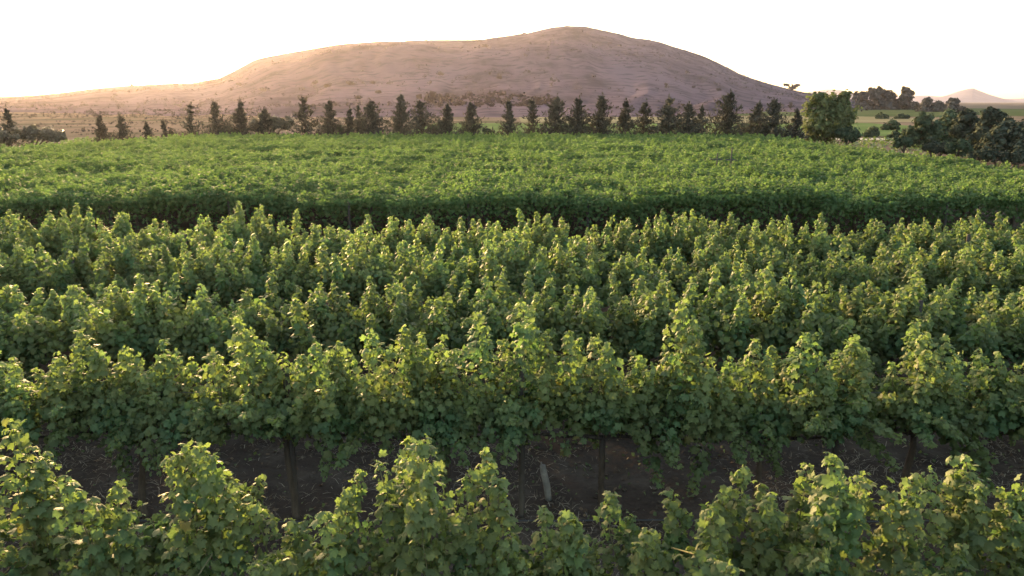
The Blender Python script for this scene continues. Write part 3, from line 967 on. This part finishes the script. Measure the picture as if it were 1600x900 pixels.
for j, (px, py, wpx, y, spz, word) in enumerate(CON):
    r2 = np.random.default_rng(3000 + j)
    p = at(px, py, y)
    h = float(p[2])
    w = wpx / FPX * y * 2.35
    tm, cm = conifer(r2, h, w, r2.normal(0, 0.12), spz * 1.5, r2.uniform(0.2, 0.9))
    o = thing("conifer_tree", f"{word} dark conifer in the tree line, {neigh[j]}", "tree", (p[0], y, 0), "conifers in the tree line")
    link("trunk", tm, o); link("crown", cm, o)


def blob_tree(name, label, blobs, y, mat, seed, leaf=0.22, dens=1.0, group=None, trunk_px=None, cat="tree", depth=1.0):
    """blobs: (px, py, radius px) crown masses at distance y, each with its own offset in depth"""
    rng = np.random.default_rng(seed)
    s = y / FPX / cp
    cs = []
    for px, py, rp in blobs:
        p = at(px, py, y); cs.append((p[0], y + rng.normal(0, rp * s * 0.5 * depth), max(p[2], rp * s * 0.35), rp * s))
    bx = float(np.mean([c[0] for c in cs])) if trunk_px is None else at(trunk_px, 200, y)[0]
    o = thing(name, label, cat, (bx, y, 0), group)
    tr, cr = MB(), MB()
    zt = min(c[2] for c in cs)
    r0 = 0.05 + 0.028 * max(c[2] for c in cs)
    tr.tube([(0, 0, -0.1), (rng.normal(0, .05), 0, zt * 0.5), (rng.normal(0, .1), 0, zt)], [r0, r0 * 0.8, r0 * 0.6], 8)
    for (cx, cy, cz, rr) in cs:
        c0 = np.array([cx - bx, cy - y, cz])
        tr.tube([(0, 0, zt * 0.6), c0 * np.array([.5, .5, 1]) * np.array([1, 1, .8]), c0], [r0 * 0.5, r0 * 0.35, 0.02], 5)
        ncl = int(26 * dens)
        lump = rng.normal(0, 1, (3, 3)); lump /= np.linalg.norm(lump, axis=1, keepdims=True)
        for _ in range(ncl):
            d = rng.normal(0, 1, 3); d /= np.linalg.norm(d)
            cc = c0 + d * rr * rng.uniform(0.25, 0.85) * (1 + 0.55 * max(0.0, float((lump @ (d / np.linalg.norm(d))).max()) - 0.6) / 0.4) * np.array([1, 1, 0.85])
            cr_ = rr * rng.uniform(0.16, 0.36)
            m = int(rng.integers(16, 30))
            off = rng.normal(0, 0.55, (m, 3)) * cr_
            pos = cc + off
            pos[:, 2] = np.maximum(pos[:, 2], 0.06)
            nr = norm(off) + d * 0.5 + np.array([0, 0, 0.5]) + rng.normal(0, 0.4, (m, 3))
            leaves(cr, pos, nr, rng.normal(0, 1, (m, 3)), leaf * rng.uniform(0.6, 1.3, m), np.zeros(m), rng, 2)
    link("trunk", tr.mesh("trunk", [M_bark]), o)
    link("crown", cr.mesh("crown", [mat]), o)
    return o


blob_tree("broad_tree", "broad pale olive-green tree with rounded crown closing the conifer row", [(1285, 165, 22), (1318, 160, 22), (1300, 180, 32), (1268, 192, 20), (1325, 185, 20), (1272, 208, 16), (1298, 205, 26), (1280, 150, 10), (1320, 150, 9)],
          61, M_pale_leaf, 1, 0.16, 1.5)
blob_tree("shrub", "dark rounded bush at the foot of the broad pale tree", [(1322, 208, 15), (1330, 213, 12)], 59, M_dark_leaf, 2, 0.13, 1.6, cat="bush")
blob_tree("far_tree", "tall hazy tree at the left of the distant grove", [(1354, 152, 12), (1362, 146, 10), (1352, 166, 13), (1368, 160, 12), (1350, 172, 10), (1366, 172, 11)], 430, M_grove_leaf, 3, 1.15, 1.3, "trees of the distant grove")
blob_tree("far_tree", "hazy tree in the middle of the distant grove", [(1384, 150, 11), (1378, 162, 13), (1396, 158, 12), (1390, 171, 11), (1378, 172, 10), (1374, 143, 7)], 430, M_grove_leaf, 4, 1.15, 1.3, "trees of the distant grove")
blob_tree("far_tree", "hazy tree with a knobbed top at the right of the distant grove", [(1415, 142, 6), (1412, 154, 11), (1420, 165, 11), (1406, 171, 11), (1419, 172, 9)], 430, M_grove_leaf, 5, 1.15, 1.3, "trees of the distant grove")
blob_tree("far_tree", "small round-topped hazy tree, left in the low grove under the peak", [(1450, 159, 8), (1447, 170, 10), (1438, 172, 8)], 340, M_grove_leaf, 6, 0.85, 1.3, "trees of the low grove")
blob_tree("far_tree", "low hazy tree in the middle of the low grove under the peak", [(1465, 165, 8), (1472, 172, 10), (1460, 176, 9)], 340, M_grove_leaf, 7, 0.85, 1.3, "trees of the low grove")
blob_tree("far_tree", "bigger hazy tree at the right of the low grove under the peak", [(1486, 160, 8), (1484, 170, 10), (1497, 172, 7), (1490, 180, 10)], 300, M_grove_leaf, 8, 0.75, 1.3, "trees of the low grove")
blob_tree("bushy_tree", "dim bushy tree left of the dark cluster at the right", [(1438, 190, 16), (1432, 205, 14), (1450, 205, 16), (1440, 220, 15), (1424, 214, 12), (1452, 222, 13)], 70, M_dark_leaf, 9, 0.2, 1.3)
blob_tree("bushy_tree", "wide bluish bushy tree between the dim tree and dark cluster", [(1480, 190, 18), (1468, 204, 16), (1495, 202, 18), (1486, 180, 10), (1478, 220, 16), (1497, 220, 15)], 74, M_dark_leaf, 10, 0.2, 1.5)
blob_tree("bushy_tree", "dark tree with knobbly crown in the right-hand cluster", [(1512, 183, 13), (1520, 195, 20), (1507, 205, 16), (1532, 208, 18), (1515, 222, 18), (1535, 228, 16)], 60, M_deep_leaf, 11, 0.17, 1.8)
blob_tree("bushy_tree", "tall dark tree rising from the middle of the right-hand cluster", [(1546, 181, 12), (1550, 198, 17), (1540, 212, 18), (1560, 212, 17), (1550, 228, 18)], 58, M_deep_leaf, 12, 0.17, 1.8)
blob_tree("bushy_tree", "leaning tree with an open top, right of the cluster's tallest", [(1572, 184, 8), (1566, 192, 9), (1564, 204, 14), (1568, 220, 16)], 57, M_deep_leaf, 13, 0.15, 1.5)
blob_tree("shrub", "very dark massive bush at the right edge behind the vines", [(1565, 218, 22), (1590, 214, 24), (1612, 216, 24), (1578, 232, 18), (1600, 234, 18), (1575, 202, 14), (1598, 200, 14), (1620, 204, 16)], 52, M_deep_leaf, 14, 0.16, 2.4, cat="bush")
blob_tree("shrub", "small dark bush on the headland, left of the right-hand cluster", [(1498, 225, 11), (1508, 232, 10), (1488, 231, 8)], 50, M_dark_leaf, 15, 0.12, 1.6, cat="bush")
blob_tree("shrub", "low dark bush on the headland below the dim tree", [(1412, 220, 8), (1404, 223, 7), (1422, 223, 7)], 54, M_dark_leaf, 16, 0.12, 1.5, cat="bush")
blob_tree("shrub", "long brownish hedge clump at the left edge of the vineyard", [(30, 210, 14), (48, 206, 13), (66, 210, 13), (85, 210, 13), (98, 212, 10), (15, 216, 14), (2, 210, 16)], 50, M_hedge, 17, 0.13, 1.1, cat="hedge")
blob_tree("shrub", "low brownish hedge clump between conifers at the left", [(415, 190, 14), (434, 191, 13), (447, 194, 10), (402, 196, 12)], 61, M_hedge, 18, 0.15, 1.8, cat="hedge")
SKIP = {0, 4, 6, 8, 9, 12, 14, 16}
for k, (px, py, r_) in enumerate([(640, 200, 10), (676, 203, 10), (760, 204, 7), (852, 203, 10), (884, 204, 9), (922, 203, 10), (960, 200, 9), (1020, 205, 11), (1062, 206, 9), (1120, 205, 9), (1160, 200, 12), (1196, 203, 12), (322, 203, 9), (354, 203, 9), (492, 203, 10), (530, 205, 8), (604, 204, 8)]):
    if k in SKIP: continue
    where = ["left of the broad conifer", "right of the broad conifer left of centre", "in the wide gap", "left of two broad conifers", "between two tall conifers", "below the hill's peak",
             "right of the hill's peak", "left of the forked conifer", "right of the forked conifer", "left of the tallest at right", "right of the tallest at right", "second from the pale tree",
             "left of the bushy conifer at left", "left of the dense conifer at left", "left of the slim pair", "beside the slim pair", "left of the tall middle conifer"][k]
    blob_tree("shrub", f"low shrub at the conifers' feet, {where}", [(px, py, r_), (px + r_ * 0.8, py + 3, r_ * 0.7)], 60 + (k % 3), M_dark_leaf, 40 + k, 0.12, 0.9, "shrubs under the conifers", cat="bush")


for k, (px, py, r_, y, lab) in enumerate([(1362, 206, 9, 96, "small bush on the pale strip right of the broad pale tree"), (1392, 196, 10, 120, "small hazy bush in the green meadow under the distant grove"),
        (1400, 211, 9, 84, "low bush by the track below the distant grove"), (1456, 226, 10, 54, "dark bush at the block's corner below the bluish tree"), (1470, 230, 9, 52, "low bush right of the corner bush below the bluish tree"),
        (1376, 184, 7, 200, "tiny hedge bush at the foot of the distant grove, left"), (1408, 184, 7, 200, "tiny hedge bush at the foot of the distant grove, right"), (1530, 238, 12, 47, "bush in front of the dark knobbly tree at the right"),
        (1592, 242, 14, 46, "lowest bush at the right edge, in front of the massive dark bush"), (1556, 240, 12, 47, "bush in front of the tall dark tree at the right")]):
    blob_tree("shrub", lab, [(px, py, r_), (px + r_ * 0.9, py + 3, r_ * 0.8), (px - r_ * 0.9, py + 4, r_ * 0.7)], y, M_deep_leaf if y < 60 else M_dark_leaf, 140 + k, 0.1 * y / 50, 1.2, "bushes at the right of the vineyard", cat="bush")


# things growing on the hill
def hill_shrub(px, py, rp, label, seed, group="bushes on the hillside", name="shrub", spread=0.0):
    # march along the pixel's ray to the hillside
    d = ray(px, py)
    yy = 230.0
    while yy < 1500:
        if CAM_H + d[2] * yy <= float(hill_z(np.array([d[0] * yy]), np.array([yy]))[0]): break
        yy += 4
    yy = min(yy, 1396)
    rng = np.random.default_rng(seed)
    x = d[0] * yy; z = float(hill_z(np.array([x]), np.array([yy]))[0])
    rr = rp / FPX * yy
    o = thing(name, label, "tree" if spread else "bush", (x, yy, z), group)
    cr, tr = MB(), MB()
    m = 90
    if spread:
        lobes = [(-1.4, 1.5, 0.5), (-0.2, 0.9, 1.0), (0.9, 1.2, 1.1), (1.6, 1.4, 0.8), (-2.2, 1.7, 0.45), (0.4, 0.5, 0.8)]
        for lx, lz, lr in lobes:
            off = rng.normal(0, 0.45, (70, 3)) * np.array([1.1, 1, 0.55]) * rr * lr
            leaves(cr, off + np.array([lx * rr, 0, lz * rr]), rng.normal(0, 1, (70, 3)), rng.normal(0, 1, (70, 3)), rr * 0.3 * rng.uniform(.6, 1.3, 70), np.zeros(70), rng, 2)
            tr.tube([(0, 0, -0.5), (lx * rr * 0.3, 0, rr * 0.9), (lx * rr, 0, lz * rr)], [rr * 0.16, rr * 0.12, rr * 0.05], 6)
    else:
        off = rng.normal(0, 0.5, (m, 3)) * rr; off[:, 2] = np.abs(off[:, 2]) * 0.9
        leaves(cr, off, rng.normal(0, 1, (m, 3)), rng.normal(0, 1, (m, 3)), rr * 0.35 * rng.uniform(.6, 1.3, m), np.zeros(m), rng, 2)
        tr.tube([(0, 0, -0.3), (0, 0, rr * 0.6)], [rr * 0.12, rr * 0.06], 5)
    link("trunk", tr.mesh("trunk", [M_bark]), o)
    link("crown", cr.mesh("crown", [M_scrub]), o)


hill_shrub(1237, 141, 5.0, "flat-topped dark tree alone on the right shoulder of the hill", 60, None, "acacia_tree", 1.0)
HS = [(206, 134, 3, "tiny bush on the skyline of the hill's low left saddle"), (493, 131, 5, "bush on the left hillside, left of a close pair"), (511, 137, 5, "lower bush on the left hillside beside a close pair"),
      (549, 133, 5, "left bush of a close pair on the hillside"), (583, 131, 4, "right bush of a close pair on the hillside"), (592, 146, 5, "bush low on the spur left of the hill's centre"), (410, 142, 4, "bush low on the far left hillside"),
      (466, 82, 2, "tiny bush on the skyline at the left of the hilltop"), (688, 118, 5, "bush half-way up the hill below its flat top"), (757, 73, 4, "bush near the crest left of the peak"), (1123, 142, 3.5, "small dark bush on the right slope of the hill"),
      (780, 123, 4, "bush on the slope under the peak"), (560, 155, 5, "bush near the hill's foot, left of centre")]
for k, (px, py, rp, lab) in enumerate(HS):
    hill_shrub(px, py, rp, lab, 70 + k)


# low scrub that dots the hillside, plus a darker band added low down
def scrub():
    r2 = np.random.default_rng(88)
    k = 24000
    Y = np.sqrt(r2.uniform(260 ** 2, 1395 ** 2, k)); U = r2.uniform(-0.8, 0.48, k); X = U * Y
    k2 = 5000; Y2 = np.sqrt(r2.uniform(90 ** 2, 320 ** 2, k2)); U2 = r2.uniform(-0.8, -0.08, k2)
    X = np.concatenate([X, U2 * Y2]); Y = np.concatenate([Y, Y2]); k = len(X)
    d = fbm(X / 70, Y / 45, 91, 4) + r2.normal(0, 0.22, k)
    keep = d > 0.10
    X, Y = X[keep], Y[keep]; k = len(X)
    Z = np.where(Y > 235, np.maximum(hill_z(X, Y), 0), 0.0)
    m = 7
    rr = r2.lognormal(-0.35, 0.5, k) * np.clip(Y / 500, 0.35, 1)
    off = r2.normal(0, 0.5, (k, m, 3)) * rr[:, None, None]
    off[:, :, 2] = np.abs(off[:, :, 2]) * 0.8
    pos = np.stack([X, Y, Z], 1)[:, None, :] + off
    mb = MB()
    leaves(mb, pos.reshape(-1, 3), r2.normal(0, 1, (k * m, 3)), r2.normal(0, 1, (k * m, 3)), np.repeat(rr, m) * r2.uniform(0.3, 0.6, k * m), np.zeros(k * m), r2, 2)
    k = 260  # extra clumps in a darker tone, added only to darken a band of the hill
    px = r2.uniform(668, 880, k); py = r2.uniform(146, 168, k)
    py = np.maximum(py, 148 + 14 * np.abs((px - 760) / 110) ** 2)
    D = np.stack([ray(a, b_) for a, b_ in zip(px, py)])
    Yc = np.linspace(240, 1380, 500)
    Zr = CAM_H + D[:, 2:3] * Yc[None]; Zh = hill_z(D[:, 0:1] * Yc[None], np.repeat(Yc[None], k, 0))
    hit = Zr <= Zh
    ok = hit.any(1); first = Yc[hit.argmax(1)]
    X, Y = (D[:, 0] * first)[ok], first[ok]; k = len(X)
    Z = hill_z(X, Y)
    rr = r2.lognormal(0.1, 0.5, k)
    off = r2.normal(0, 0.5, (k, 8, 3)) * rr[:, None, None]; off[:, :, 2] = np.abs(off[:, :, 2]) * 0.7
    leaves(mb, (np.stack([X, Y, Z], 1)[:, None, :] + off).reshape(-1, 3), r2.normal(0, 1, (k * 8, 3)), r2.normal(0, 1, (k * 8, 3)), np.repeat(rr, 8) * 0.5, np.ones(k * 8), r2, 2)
    tag(link("scrub", mb.mesh("scrub", [M_scrub])), "low dry scrub dotted over the brown hillside, with clumps added as a darker band", "scrub", kind="stuff")


scrub()
